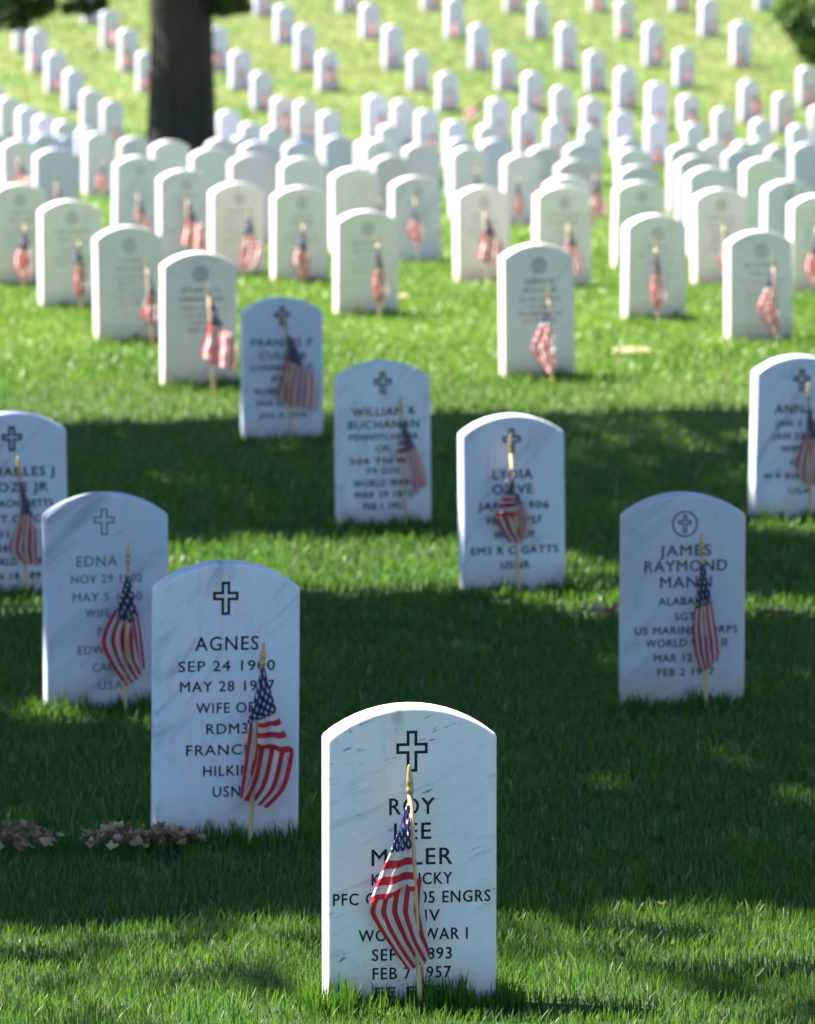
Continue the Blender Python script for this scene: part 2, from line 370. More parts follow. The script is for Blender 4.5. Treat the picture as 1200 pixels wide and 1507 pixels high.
gr = blades([(8.6, 12.0, 1.35, 1.6, 11000, .0026, .034, .6), (12.0, 16.0, 1.6, 1.95, 6000, .0034, .037, .6),
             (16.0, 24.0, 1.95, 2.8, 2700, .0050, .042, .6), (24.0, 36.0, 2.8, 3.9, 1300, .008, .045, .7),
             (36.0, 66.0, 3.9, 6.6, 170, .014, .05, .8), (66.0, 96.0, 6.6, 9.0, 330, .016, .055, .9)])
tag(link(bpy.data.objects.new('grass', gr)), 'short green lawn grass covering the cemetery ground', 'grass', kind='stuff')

# ------------------------------------------------------------------ headstones
def stone_mesh(H, seed, bevel=.007):
    w = .165; rise = .058; bot = -.28
    rad = (w*w+rise*rise)/(2*rise); cz = H-rad; a0 = math.asin(w/rad)
    pts = [(-w, bot), (-w, 0.0), (-w, (H-rise)*.5), (-w, H-rise)]
    n = 14
    for i in range(1, n): a = -a0+2*a0*i/n; pts.append((math.sin(a)*rad, cz+math.cos(a)*rad))
    pts += [(w, H-rise), (w, (H-rise)*.5), (w, 0.0), (w, bot)]
    bm = bmesh.new()
    fr = [bm.verts.new((x, -.05, z)) for x, z in pts]; bk = [bm.verts.new((x, .026, z)) for x, z in pts]
    ff = bm.faces.new(fr); fb = bm.faces.new(list(reversed(bk)))
    m = len(pts)
    for i in range(m): bm.faces.new((fr[(i+1) % m], fr[i], bk[i], bk[(i+1) % m]))
    bm.normal_update()
    ed = [e for e in bm.edges if len(e.link_faces) == 2 and (ff in e.link_faces or fb in e.link_faces)]
    ed += [e for e in bm.edges if ff not in e.link_faces and fb not in e.link_faces and abs(abs(e.verts[0].co.x)-w) < 1e-5 and abs(e.verts[0].co.z-(H-rise)) < 1e-4]
    bmesh.ops.bevel(bm, geom=ed, offset=bevel, segments=3, affect='EDGES', profile=.6, clamp_overlap=True)
    bmesh.ops.recalc_face_normals(bm, faces=bm.faces)
    me = bpy.data.meshes.new('headstone'); bm.to_mesh(me); bm.free()
    for p in me.polygons: p.use_smooth = len(p.vertices) < 8
    return me

_tx = {}
def text_verts(s, bold=.0):
    key = (s, bold)
    if key in _tx: return _tx[key]
    cu = bpy.data.curves.new('t', 'FONT'); cu.body = s; cu.size = 1.0; cu.space_character = 1.14; cu.offset = bold; cu.resolution_u = 3
    o = bpy.data.objects.new('t', cu)
    me = bpy.data.meshes.new_from_object(o)
    V = np.array([v.co[:2] for v in me.vertices]); Fc = [tuple(p.vertices) for p in me.polygons]
    bpy.data.objects.remove(o); bpy.data.curves.remove(cu); bpy.data.meshes.remove(me)
    _tx[key] = (V, Fc); return _tx[key]
CAP = None
def lines_mesh(name, lines, mat, parent, yoff=-.0504, bold=.0, tilt=0.0, thick=.0005):
    """lines: (text, x centre, z centre, cap height, width or None) in metres on the stone face"""
    global CAP
    if CAP is None:
        V, _ = text_verts('H', 0.0); CAP = (V[:, 1].max()-V[:, 1].min(), V[:, 1].min())
    vs, fs = [], []
    for (s, cx, cz, cap, wd) in lines:
        V, Fc = text_verts(s, bold)
        sc = cap/CAP[0]; w0 = (V[:, 0].max()-V[:, 0].min())*sc
        sx = sc if wd is None else sc*wd/w0
        mx = (V[:, 0].max()+V[:, 0].min())/2
        for q, (ox, oz) in enumerate(((0, 0), (thick, 0), (-thick, 0), (0, thick*.7), (0, -thick*.7))):   # widened strokes
            b = len(vs)
            for x, y in V:
                X = (x-mx)*sx; Z = (y-CAP[1])*sc-cap/2
                vs.append((cx+X+ox, yoff-q*.00006, cz+Z+X*tilt+oz))
            fs += [tuple(b+i for i in f) for f in Fc]
    return mesh_obj(name, vs, fs, mat, parent)
def cross_shape(cx, top, w, h, t, y=-.0505, armw=None):
    """outlined latin cross"""
    a = (armw or w*.34)/2; b = w/2; c = top-h*.30; d = c-a*2
    def out(o):
        return [(-a+o, top-o), (a-o, top-o), (a-o, c-o), (b-o, c-o), (b-o, d+o), (a-o, d+o), (a-o, top-h+o), (-a+o, top-h+o), (-a+o, d+o), (-b+o, d+o), (-b+o, c-o), (-a+o, c-o)]
    A, B = out(0), out(t)
    vs = [(cx+x, y, z) for x, z in A+B]; fs = []
    for i in range(12): j = (i+1) % 12; fs.append((i, 12+i, 12+j, j))
    return vs, fs
def ring_shape(cx, cz, r, t, y=-.0505, n=40):
    vs, fs = [], []
    for i in range(n):
        a = 2*math.pi*i/n
        for rr in (r, r-t): vs.append((cx+math.cos(a)*rr, y, cz+math.sin(a)*rr))
    for i in range(n): j = (i+1) % n; fs.append((2*i, 2*j, 2*j+1, 2*i+1))
    return vs, fs
def join_shapes(*sh):
    vs, fs = [], []
    for v, f in sh:
        b = len(vs); vs += v; fs += [tuple(b+i for i in q) for q in f]
    return vs, fs

# near inscriptions, in photo proportions: (face left, face right, stone top, px per metre)
def loc(px, geo):
    cx, top, s, H = geo
    return (lambda x: (x-cx)/s), (lambda y: H-(y-top)/s)
ENG = {
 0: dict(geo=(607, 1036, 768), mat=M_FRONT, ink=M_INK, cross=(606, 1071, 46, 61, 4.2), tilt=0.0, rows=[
    ('ROY', 606, 1183, 24, 66), ('LEE', 607, 1220, 24, 54), ('MILLER', 606, 1258, 24, 118), ('KENTUCKY', 606, 1291, 17, 118),
    ('PFC CO C 105 ENGRS', 606, 1319, 17, 231), ('30 DIV', 606, 1346, 17, 82), ('WORLD WAR I', 608, 1374, 17, 160),
    ('SEP 1 1893', 606, 1403, 17, 117), ('FEB 7 1957', 606, 1431, 17, 115), ('EE E IS', 600, 1459, 15, 96)]),
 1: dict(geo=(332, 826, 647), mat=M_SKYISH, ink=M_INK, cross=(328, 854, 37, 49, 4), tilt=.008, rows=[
    ('AGNES', 330, 945, 20, 92), ('SEP 24 1900', 330, 978, 15, 140), ('MAY 28 1957', 331, 1008, 15, 137), ('WIFE OF', 328, 1040, 15, 84),
    ('RDM3', 331, 1071, 15, 60), ('FRANCIS J', 330, 1102, 15, 116), ('HILKIN', 331, 1133, 15, 68), ('USN', 331, 1164, 15, 40)]),
 2: dict(geo=(156, 725, 552), mat=M_VEIN, ink=M_PALEINK, cross=(152, 746, 31, 40, 3), tilt=.004, rows=[
    ('EDNA', 141, 824, 15, 59), ('NOV 29 1902', 155, 850, 12, 103), ('MAY 5 1960', 156, 877, 12, 100), ('WIFE OF', 155, 901, 12, 62),
    ('PFC', 156, 928, 12, 28), ('EDWARD J', 155, 955, 12, 84), ('CARR', 154, 981, 12, 40), ('USA', 160, 1008, 12, 36)]),
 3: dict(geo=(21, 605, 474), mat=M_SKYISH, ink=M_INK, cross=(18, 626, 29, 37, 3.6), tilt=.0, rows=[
    ('CHARLES J', 26, 693, 13, 104), ('ROZE JR', 26, 716, 13, 86), ('MASSACHUSETTS', 20, 740, 10, 112), ('PVT CO C', 20, 763, 10, 76),
    ('101 INF', 20, 785, 10, 64), ('26 DIV', 20, 805, 10, 52), ('WORLD WAR I', 20, 826, 10, 94), ('JAN 18 1897', 20, 847, 10, 90)]),
 4: dict(geo=(1005, 725, 552), mat=M_OLD, ink=M_INK2, cross=(1003, 755, 19, 27, 2.4), ring=(1003, 769, 19.5, 2.6), tilt=0.0, rows=[
    ('JAMES', 1004, 808, 16, 76), ('RAYMOND', 1005, 831, 16, 122), ('MANN', 1005, 855, 16, 76), ('ALABAMA', 1004, 883, 11, 78), ('SGT', 1004, 906, 11, 30),
    ('US MARINE CORPS', 1006, 926, 11, 152), ('WORLD WAR II', 1006, 945, 11, 120), ('MAR 12 1921', 1006, 967, 11, 94), ('FEB 2 1957', 1006, 988, 11, 84)]),
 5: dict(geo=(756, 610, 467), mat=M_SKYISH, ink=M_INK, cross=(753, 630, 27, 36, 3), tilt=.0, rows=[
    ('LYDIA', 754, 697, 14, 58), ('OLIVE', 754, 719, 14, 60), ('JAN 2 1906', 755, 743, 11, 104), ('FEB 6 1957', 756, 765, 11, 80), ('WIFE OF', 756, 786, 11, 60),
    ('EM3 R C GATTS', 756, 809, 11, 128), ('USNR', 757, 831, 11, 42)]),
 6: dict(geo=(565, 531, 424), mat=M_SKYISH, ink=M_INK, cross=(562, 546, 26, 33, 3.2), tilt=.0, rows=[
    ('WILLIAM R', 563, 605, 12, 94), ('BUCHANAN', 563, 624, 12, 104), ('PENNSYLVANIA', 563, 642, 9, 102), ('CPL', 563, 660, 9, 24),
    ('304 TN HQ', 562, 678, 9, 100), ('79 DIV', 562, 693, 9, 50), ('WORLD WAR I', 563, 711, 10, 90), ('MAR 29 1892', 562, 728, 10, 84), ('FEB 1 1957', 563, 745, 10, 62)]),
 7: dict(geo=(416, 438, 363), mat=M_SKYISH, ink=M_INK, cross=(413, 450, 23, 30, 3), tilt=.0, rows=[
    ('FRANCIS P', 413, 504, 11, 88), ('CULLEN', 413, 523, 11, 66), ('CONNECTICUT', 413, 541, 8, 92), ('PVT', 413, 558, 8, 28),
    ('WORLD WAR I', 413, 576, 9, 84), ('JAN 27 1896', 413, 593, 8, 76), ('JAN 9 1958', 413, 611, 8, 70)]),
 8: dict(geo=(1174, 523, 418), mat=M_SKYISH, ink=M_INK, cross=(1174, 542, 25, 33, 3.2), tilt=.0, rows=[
    ('ANNA M', 1174, 601, 13, 78), ('JAN 3 1894', 1174, 622, 9, 76), ('JAN 23 1956', 1174, 641, 9, 84), ('WIFE OF', 1174, 660, 9, 58),
    ('CPL', 1174, 680, 9, 28), ('W R BUCHANAN', 1174, 700, 9, 108), ('USA', 1174, 722, 9, 32)]),
}
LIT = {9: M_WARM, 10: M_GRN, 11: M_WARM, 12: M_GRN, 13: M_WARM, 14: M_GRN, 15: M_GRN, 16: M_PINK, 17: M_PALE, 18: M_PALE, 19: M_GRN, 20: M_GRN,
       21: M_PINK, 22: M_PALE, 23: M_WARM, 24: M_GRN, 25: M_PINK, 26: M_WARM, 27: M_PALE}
ORD = ['first', 'second', 'third', 'fourth', 'fifth', 'sixth', 'seventh', 'eighth', 'ninth', 'tenth', 'eleventh', 'twelfth', 'thirteenth', 'fourteenth',
       'fifteenth', 'sixteenth', 'seventeenth', 'eighteenth', 'nineteenth', 'twentieth', 'twenty-first', 'twenty-second', 'twenty-third', 'twenty-fourth',
       'twenty-fifth', 'twenty-sixth', 'twenty-seventh', 'twenty-eighth', 'twenty-ninth', 'thirtieth']
NEARLAB = {
 0: ('foremost white marble headstone with dark flecks and a rust stain below its top', 'before the foremost headstone with the rust stain'),
 1: ('smooth pale headstone with an outlined cross, dry leaves heaped at its left foot', 'before the smooth headstone with leaves at its foot'),
 2: ('bluish headstone with long grey diagonal veins and worn faint lettering', 'before the bluish headstone with grey diagonal veins'),
 3: ('shaded headstone cut off by the left edge, behind the grey veined one', 'before the shaded headstone cut off by the left edge'),
 4: ('weathered grey headstone whose cross is carved inside a circle', 'before the weathered headstone with the circled cross'),
 5: ('pale headstone with brightly sunlit rim standing at the sunny streak in the shade', 'before the shaded headstone standing at the sunny streak'),
 6: ('blue-shaded headstone in mid shadow with nine crowded lines of bold lettering', 'before the blue-shaded headstone in the middle of the shadow'),
 7: ('farthest of the headstones in tree shadow, at the edge of the sunny lawn', 'before the farthest shaded headstone by the sunny lawn'),
 8: ('headstone with bright left side, cut off by the right edge, in tree shadow', 'before the bright-sided headstone cut off by the right edge'),
}
LITLAB = {
 9: ('sunlit headstone nearest the shadow on the left, broad flag before it', 'before the sunlit headstone nearest the shadow at left'),
 10: ('greenish sunlit headstone just left of the one nearest the shadow', 'right of the greenish headstone, half hidden by the next'),
 11: ('sunlit headstone with round emblem, second from the left edge in the front lit row', 'before the second sunlit headstone from the left edge'),
 12: ('greenish headstone of the lit front row, cut off by the left edge', 'before the greenish lit headstone cut by the left edge'),
 13: ('sunlit headstone standing alone right of centre, nearest the shadow, with dark emblem', 'before the lone sunlit headstone right of centre'),
 14: ('greenish sunlit headstone in the middle, directly behind the gap of two shaded stones', 'before the greenish sunlit headstone in the middle'),
 15: ('sunlit headstone just left of the greenish middle one, tall flag staff before it', 'before the sunlit headstone left of the greenish middle one'),
 16: ('rosy-grey sunlit headstone behind the farthest shaded stone, a little to its left', 'before the rosy-grey sunlit headstone left of the middle'),
 17: ('pale sunlit headstone behind and between the two nearest lit stones at left', 'low before the pale sunlit headstone behind the front left ones'),
 18: ('pale grey headstone below the tree trunk, left of it, behind the greenish one', 'behind the greenish headstone below and left of the trunk'),
 19: ('greenish sunlit headstone right of the grassy aisle, nearest stone along that aisle', 'before the greenish headstone at the right of the grassy aisle'),
 20: ('greenish sunlit headstone nearest the shadow at the right side', 'leaning before the greenish headstone nearest the shadow at right'),
 21: ('rosy sunlit headstone behind and left of the lone one right of centre', 'before the rosy headstone left of the lone sunlit one'),
 22: ('pale sunlit headstone up and right of the greenish middle one', 'before the pale headstone right of the greenish middle one'),
 23: ('front headstone of the stack bordering the left side of the grassy aisle', 'behind the lone sunlit headstone right of centre'),
 24: ('front headstone of the stack directly behind the greenish one beside the aisle', None),
 25: ('rosy-grey headstone between the two greenish ones at the right', 'before the rosy-grey headstone at the right'),
 26: ('sunlit headstone cut off by the right edge, behind the greenish right one', 'by the sunlit headstone cut off by the right edge'),
 27: ('pale headstone peeping over the gap behind the greenish right one', None),
}
def photo_x(i): return STONES[i][0]/STONES[i][1]
FRONTN = 28
rest = [i for i in range(FRONTN, len(STONES))]
BANDS = [(28, 41, 'crowd of headstones just behind the sunlit front rows'), (41, 49, 'crowded rows at the middle of the dip'), (49, 60, 'crowded far side of the dip'),
         (60, 68.5, 'crowded strip at the foot of the hill'), (68.5, 72.3, 'lowest row up the hillside'), (72.3, 76.0, 'low middle row on the hillside'), (76.0, 78.6, 'row halfway up the hillside'),
         (78.6, 81.0, 'upper row on the hillside'), (81.0, 84.6, 'second row from the picture top on the hillside'), (84.6, 99, 'highest row, cut by the picture top')]
SHORT = ['the crowd behind the lit front rows', 'the middle dip rows', 'the far dip rows', 'the hill foot strip', 'the lowest hillside row', 'the low middle hillside row', 'the halfway hillside row',
         'the upper hillside row', 'the second highest hillside row', 'the highest hillside row']
LAB = {}
for bi, (a, b, nm) in enumerate(BANDS):
    mem = sorted([i for i in rest if a <= STONES[i][1] < b], key=photo_x)
    for k, i in enumerate(mem):
        o = ORD[k]
        LAB[i] = (f'small pale headstone, {o} from the left, {nm}', f'at the {o} headstone from left in {SHORT[bi]}')

def place_stone(i):
    x, y, th, H, fx = STONES[i]
    z = ground(y)
    rz = R(th); tl = R(rng.uniform(-.7, .7)); tb = R(rng.uniform(-.8, .8))
    if i in (0, 4): tl = 0
    if i < 9:
        e = ENG[i]
        root = tag(empty('headstone', (x, y, z), rz, tb, tl), NEARLAB[i][0], 'headstone', 'marble headstones of the cemetery')
        me = stone_mesh(H, i, .010); me.materials.append(e['mat'])
        o = bpy.data.objects.new('slab', me); link(o, root)
        cx, top, s = e['geo']; ct = math.cos(rz)
        X = lambda p: (p-cx)/(s*ct); Z = lambda p: H-(p-top)/s
        c = e['cross']
        shp = [cross_shape(X(c[0]), Z(c[1]), c[2]/(s*ct), c[3]/s, c[4]/s)]
        if 'ring' in e: r = e['ring']; shp.append(ring_shape(X(r[0]), Z(r[1]), r[2]/s, r[3]/s))
        v, f = join_shapes(*shp)
        mesh_obj('cross_emblem', v, f, e['ink'], root)
        for t, px, py, cp, wd in e['rows']:
            lines_mesh('inscription_line', [(t, X(px), Z(py), cp/s, wd/(s*ct))], e['ink'], root, tilt=e['tilt'], thick=.0005 if i < 2 else .0011)
    elif i in LIT:
        root = tag(empty('headstone', (x, y, z), rz, tb, tl), LITLAB[i][0], 'headstone', 'marble headstones of the cemetery')
        me = stone_mesh(H, i); me.materials.append(LIT[i])
        link(bpy.data.objects.new('slab', me), root)
        ink = M_FAINT if i in (9, 13) else M_FAINT2
        v, f = join_shapes(ring_shape(0, H-.095, .034, .006), ring_shape(0, H-.095, .024, .004), cross_shape(0, H-.079, .022, .032, .004))
        mesh_obj('emblem', v, f, ink, root)
        # worn lines too weathered to read: rows of short cut strokes
        zz = H-.165
        r2 = random.Random(i)
        for k in range(r2.choice((5, 6, 7))):
            vs, fs = [], []; wd = r2.uniform(.11, .21); hgt = .020 if k < 2 else .014; px = -wd/2
            while px < wd/2:
                w = r2.uniform(.0035, .008); hh = hgt*r2.uniform(.75, 1)
                b = len(vs); vs += [(px, -.0504, zz-hh/2), (px+w, -.0504, zz-hh/2), (px+w*.8, -.0504, zz+hh/2), (px, -.0504, zz+hh/2)]
                fs.append((b, b+1, b+2, b+3))
                px += w+r2.choice((.003, .004, .004, .012))
            mesh_obj('inscription_line', vs, fs, ink, root)
            zz -= .040 if k < 2 else .032
    else:
        me = stone_mesh(H, i, .008)
        me.materials.append(rng.choice([M_PALE, M_PALE, M_WARM, M_PALE, M_PINK, M_GRN] if y < 37 else [M_SLATE, M_DULL, M_SLATE, M_PALE] if y < 60 else [M_SKYLIT, M_SKYLIT, M_SKYLIT, M_PALE]))
        o = bpy.data.objects.new('headstone', me); link(o)
        o.location = (x, y, z); o.rotation_euler = (tb, tl, rz)
        tag(o, LAB[i][0], 'headstone', 'marble headstones of the cemetery')
for i in range(len(STONES)): place_stone(i)

# ------------------------------------------------------------------ flags
# every style: px scale, foot and tip of the staff, and strips of cloth (rows of left point + uv, right point + uv)
FS = {
 'a': dict(s=787, foot=(618, 1470), tip=(602, 1130), strips=[
    dict(y=.010, rows=[((599, 1186), (.0, .0), (604, 1188), (.0, .0)), ((589, 1218), (.13, .25), (604, 1220), (0, .25)), ((573, 1260), (.34, .5385), (606, 1254), (0, .5385)),
                       ((556, 1300), (.42, .78), (608, 1288), (.05, .78)), ((544, 1334), (.5, 1.0), (611, 1314), (.05, 1.0))]),
    dict(y=.0, rows=[((543, 1332), (.45, 1.1), (622, 1296), (.45, .30)), ((545, 1352), (.5, 1.0), (625, 1345), (.55, .23)), ((571, 1396), (.8, 1.0), (630, 1384), (.8, .23)), ((601, 1437), (1, .99), (633, 1420), (1, .38))])]),
 'b': dict(s=667, foot=(367, 1228), tip=(388, 948), strips=[
    dict(y=.008, rows=[((384, 984), (.1, 0), (389, 985), (0, .0)), ((374, 1030), (.25, .2), (398, 1018), (0, .2)), ((366, 1062), (.33, .4), (407, 1049), (0, .5385)), ((379, 1064), (.41, .55), (412, 1064), (.1, .64)),
                       ((379, 1085), (.45, .8), (422, 1090), (.2, .85)), ((378, 1104), (.5, 1), (429, 1113), (.2, 1.0))]),
    dict(y=.0, rows=[((364, 1060), (.3, .25), (378, 1062), (.41, .48)), ((361, 1105), (.6, .3), (385, 1110), (.6, .62)), ((351, 1180), (.95, .3), (371, 1188), (.95, .62))]),
    dict(y=-.002, rows=[((372, 1098), (.5, .38), (430, 1106), (.5, .95)), ((371, 1120), (.6, .38), (431, 1122), (.6, 1.0)), ((361, 1160), (.8, .38), (419, 1166), (.8, 1.0)), ((352, 1182), (1, .38), (392, 1196), (1, 1.0))])]),
 'c': dict(s=570, foot=(183, 1030), tip=(188, 798), strips=[
    dict(y=.006, rows=[((184, 848), (.1, 0), (190, 848), (0, .0)), ((176, 880), (.2, .3), (197, 880), (.05, .3)), ((168, 906), (.33, .5385), (200, 906), (.0, .45)), ((172, 912), (.39, .52), (192, 918), (.2, .53))]),
    dict(y=.0, rows=[((167, 898), (.42, 1.0), (192, 914), (.42, .54)), ((148, 944), (.6, 1.0), (195, 938), (.6, .46)), ((162, 980), (.8, 1.0), (203, 975), (.8, .38)), ((184, 1013), (1.0, 1.0), (206, 1000), (1, .55))]),
    dict(y=-.008, rows=[((190, 898), (.42, .45), (204, 902), (.42, .08)), ((193, 940), (.6, .45), (211, 944), (.6, .08)), ((200, 985), (.95, .45), (215, 990), (.9, .08))])]),
 'd': dict(s=486, foot=(38, 875), tip=(25, 675), strips=[
    dict(y=.006, rows=[((27, 714), (.1, 0), (32, 712), (0, .0)), ((30, 742), (.2, .3), (40, 740), (.05, .3)), ((29, 758), (.33, .5), (48, 766), (.05, .53))]),
    dict(y=.0, rows=[((28, 752), (.42, .9), (47, 764), (.42, .4)), ((20, 785), (.6, .95), (52, 790), (.6, .3)), ((12, 812), (.8, 1.0), (56, 812), (.8, .25)), ((26, 828), (1, .9), (53, 838), (1, .3))])]),
 'e': dict(s=570, foot=(1041, 1028), tip=(1034, 783), strips=[
    dict(y=.006, rows=[((1033, 828), (.1, 0), (1038, 828), (0, .0)), ((1028, 860), (.22, .3), (1044, 858), (.02, .3)), ((1024, 896), (.38, .52), (1049, 886), (.02, .53))]),
    dict(y=.0, rows=[((1024, 894), (.42, 1.0), (1049, 885), (.42, .30)), ((1021, 925), (.6, 1.0), (1055, 920), (.6, .30)), ((1024, 960), (.8, 1.0), (1062, 955), (.8, .25)), ((1034, 991), (1, 1.0), (1048, 984), (1, .55))])]),
 'f': dict(s=482, foot=(764, 860), tip=(751, 640), strips=[
    dict(y=.008, rows=[((749, 690), (.1, 0), (755, 690), (0, .0)), ((745, 710), (.2, .3), (757, 710), (.0, .3)), ((742, 728), (.3, .535), (758, 730), (.0, .53)), ((735, 745), (.3, .8), (760, 742), (0, .8)), ((728, 764), (.3, 1.05), (762, 760), (0, 1.0))]),
    dict(y=.0, rows=[((728, 762), (.5, 1.0), (763, 757), (.5, .54)), ((738, 782), (.8, 1.0), (765, 780), (.8, .6)), ((752, 802), (1, 1.0), (766, 798), (1, .7))]),
    dict(y=-.006, rows=[((756, 722), (.2, .3), (765, 730), (.4, .3)), ((757, 745), (.42, .7), (775, 750), (.42, .2)), ((759, 780), (.8, .7), (778, 775), (.8, .2)), ((760, 800), (1, .7), (769, 803), (1, .3))])]),
 'g': dict(s=432, foot=(597, 767), tip=(590, 583), strips=[
    dict(y=.006, rows=[((591, 622), (.1, 0), (596, 624), (0, .0)), ((592, 645), (.2, .3), (604, 644), (.02, .3)), ((595, 668), (.36, .53), (612, 660), (.02, .53))]),
    dict(y=.0, rows=[((597, 664), (.42, .9), (612, 658), (.42, .3)), ((601, 690), (.6, .95), (623, 690), (.6, .3)), ((607, 715), (.8, 1.0), (631, 715), (.8, .35)), ((609, 737), (1, .95), (622, 716), (1, .6))]),
    dict(y=.008, rows=[((587, 648), (.2, .54), (596, 646), (.0, .54)), ((585, 664), (.3, .8), (597, 664), (.0, .8)), ((584, 680), (.3, 1), (597, 681), (.0, 1))])]),
 'h': dict(s=370, foot=(428, 645), tip=(420, 468), strips=[
    dict(y=.006, rows=[((423, 498), (.1, 0), (427, 500), (0, .0)), ((423, 520), (.2, .3), (438, 520), (.02, .3)), ((422, 536), (.36, .50), (448, 546), (.02, .535))]),
    dict(y=.0, rows=[((421, 532), (.42, 1.0), (449, 544), (.42, .42)), ((413, 565), (.6, 1.0), (464, 558), (.6, .08)), ((408, 586), (.8, 1.0), (467, 585), (.8, .05)), ((418, 598), (1, .85), (462, 612), (1, .05))])]),
 'k': dict(s=424, foot=(1197, 757), tip=(1193, 566), strips=[
    dict(y=.006, rows=[((1192, 606), (.1, 0), (1196, 606), (0, .0)), ((1190, 628), (.2, .3), (1203, 628), (.02, .3)), ((1188, 645), (.36, .5), (1210, 650), (.02, .53))]),
    dict(y=.0, rows=[((1188, 640), (.42, 1.0), (1210, 648), (.42, .4)), ((1180, 670), (.6, 1.0), (1216, 672), (.6, .3)), ((1177, 690), (.8, 1.0), (1220, 700), (.8, .2)), ((1190, 716), (1, .8), (1212, 716), (1, .3))])]),
}
def lathe(prof, seg=10):
    vs, fs = [], []
    for r, z in prof:
        for i in range(seg): a = 2*math.pi*i/seg; vs.append((r*math.cos(a), r*math.sin(a), z))
    for j in range(len(prof)-1):
        for i in range(seg): k = (i+1) % seg; fs.append((j*seg+i, j*seg+k, (j+1)*seg+k, (j+1)*seg+i))
    fs.append(tuple(range(seg))[::-1]); fs.append(tuple((len(prof)-1)*seg+i for i in range(seg)))
    return vs, fs
def cloth_mesh(st, seed):
    r = random.Random(seed); s = st['s']; fx, fy = st['foot']
    V, UV, FC = [], [], []
    for S_ in st['strips']:
        rows = S_['rows']; nr_, nc = 9, 14
        n = (len(rows)-1)*nr_
        ph = r.uniform(0, 6); fr = r.uniform(1.6, 2.6)
        b = len(V)
        def cr(p0, p1, p2, p3, t):
            return .5*((2*p1)+(-p0+p2)*t+(2*p0-5*p1+4*p2-p3)*t*t+(-p0+3*p1-3*p2+p3)*t**3)
        A = np.array([[*q[0], *q[1], *q[2], *q[3]] for q in rows], float)
        for j in range(n+1):
            k = min(j//nr_, len(rows)-2); t = j/nr_-k
            p = [A[max(k-1, 0)], A[k], A[k+1], A[min(k+2, len(A)-1)]]
            L = cr(*p, t); lin = A[k]*(1-t)+A[k+1]*t
            for q in (2, 3, 6, 7): L[q] = lin[q]
            for c in range(nc+1):
                w = c/nc
                x = L[0]*(1-w)+L[4]*w; y = L[1]*(1-w)+L[5]*w
                uu = L[2]*(1-w)+L[6]*w; vv = L[3]*(1-w)+L[7]*w
                wid = abs(L[4]-L[0])/s
                amp = min(.012, wid*.16)
                d = amp*math.sin(w*2*math.pi*fr+ph+j*.05)*(.3+.7*min(1, j/n*2))
                d += .002*math.sin(j*.7+w*5+ph)
                V.append(((x-fx)/s, -S_['y']-d-.004, -(y-fy)/s)); UV.append((uu, vv))
        for j in range(n):
            for c in range(nc):
                a = b+j*(nc+1)+c; FC.append((a, a+1, a+nc+2, a+nc+1))
    m = bpy.data.meshes.new('cloth'); m.from_pydata(V, [], FC); m.update()
    ul = m.uv_layers.new(name='UVMap')
    for lp in m.loops: ul.data[lp.index].uv = UV[lp.vertex_index]
    m.materials.append(M_FLAG); m.polygons.foreach_set('use_smooth', [True]*len(m.polygons))
    return m
FM = {}
def flag_parts(key):
    if key in FM: return FM[key]
    st = FS[key]; s = st['s']
    dx = (st['tip'][0]-st['foot'][0])/s; L = (st['foot'][1]-st['tip'][1])/s
    lean = math.atan2(dx, L); LL = math.hypot(dx, L)
    r = .0052
    v, f = lathe([(r*.9, -.14), (r, -.02), (r, LL*.5), (r, LL-.055)], 12)
    sm = bpy.data.meshes.new('staff'); sm.from_pydata(v, [], f); sm.materials.append(M_WOOD)
    z = LL-.055
    v, f = lathe([(r*1.0, z), (r*1.25, z+.002), (r*1.42, z+.006), (r*1.42, z+.010), (r*1.0, z+.0145), (r*1.3, z+.018), (r*1.2, z+.026), (r*.85, z+.041), (r*.55, z+.052), (r*.12, z+.055)], 12)
    fm = bpy.data.meshes.new('finial'); fm.from_pydata(v, [], f); fm.materials.append(M_GOLD)
    for m in (sm, fm):
        m.polygons.foreach_set('use_smooth', [len(p.vertices) == 4 for p in m.polygons])
        m.transform(Matrix.Rotation(lean, 4, 'Y')); m.update()
    FM[key] = (sm, fm, cloth_mesh(st, key)); return FM[key]
def put_flag(key, x, y, z, lab, rz=0, sc=1.0, ry=0, rx=0):
    root = tag(empty('grave_flag', (x, y, z), rz, rx, ry), lab, 'flag', 'small flags planted at the graves')
    root.scale = (sc, sc, sc)
    sm, fm, cm = flag_parts(key)
    st = link(bpy.data.objects.new('staff', sm), root)
    link(bpy.data.objects.new('finial', fm), st)
    link(bpy.data.objects.new('cloth', cm), root)
keys9 = 'abcdefghk'
LITSTYLE = {9: 'h', 10: 'd', 11: 'e', 12: 'c', 13: 'a', 14: 'e', 15: 'c', 16: 'b', 17: 'h', 18: 'g', 19: 'e', 20: 'a', 21: 'h', 22: 'f', 23: 'g', 25: 'd', 26: 'c'}
for i, (x, y, th, H, fx) in enumerate(STONES):
    if fx is None: continue
    fx *= (y-.1)/(y-.3)
    yy = y+math.tan(R(th))*(fx-x)-.05-(.05 if i < 9 else .28)
    if i < 9: put_flag(keys9[i], fx, yy, ground(yy)+.008, 'small drooping American flag '+NEARLAB[i][1], sc=1.02)
    elif i in LIT: put_flag(LITSTYLE[i], fx, yy, ground(yy)-.01, 'sunlit drooping flag '+LITLAB[i][1], rz=R(rng.uniform(-14, 14)), sc=rng.uniform(.96, 1.04))
    else: put_flag(rng.choice('acdefhh'), fx, yy, ground(yy)-.01, 'tiny flag '+LAB[i][1], rz=R(rng.uniform(-35, 35)), sc=rng.uniform(.95, 1.1), ry=R(rng.uniform(-4, 4)))

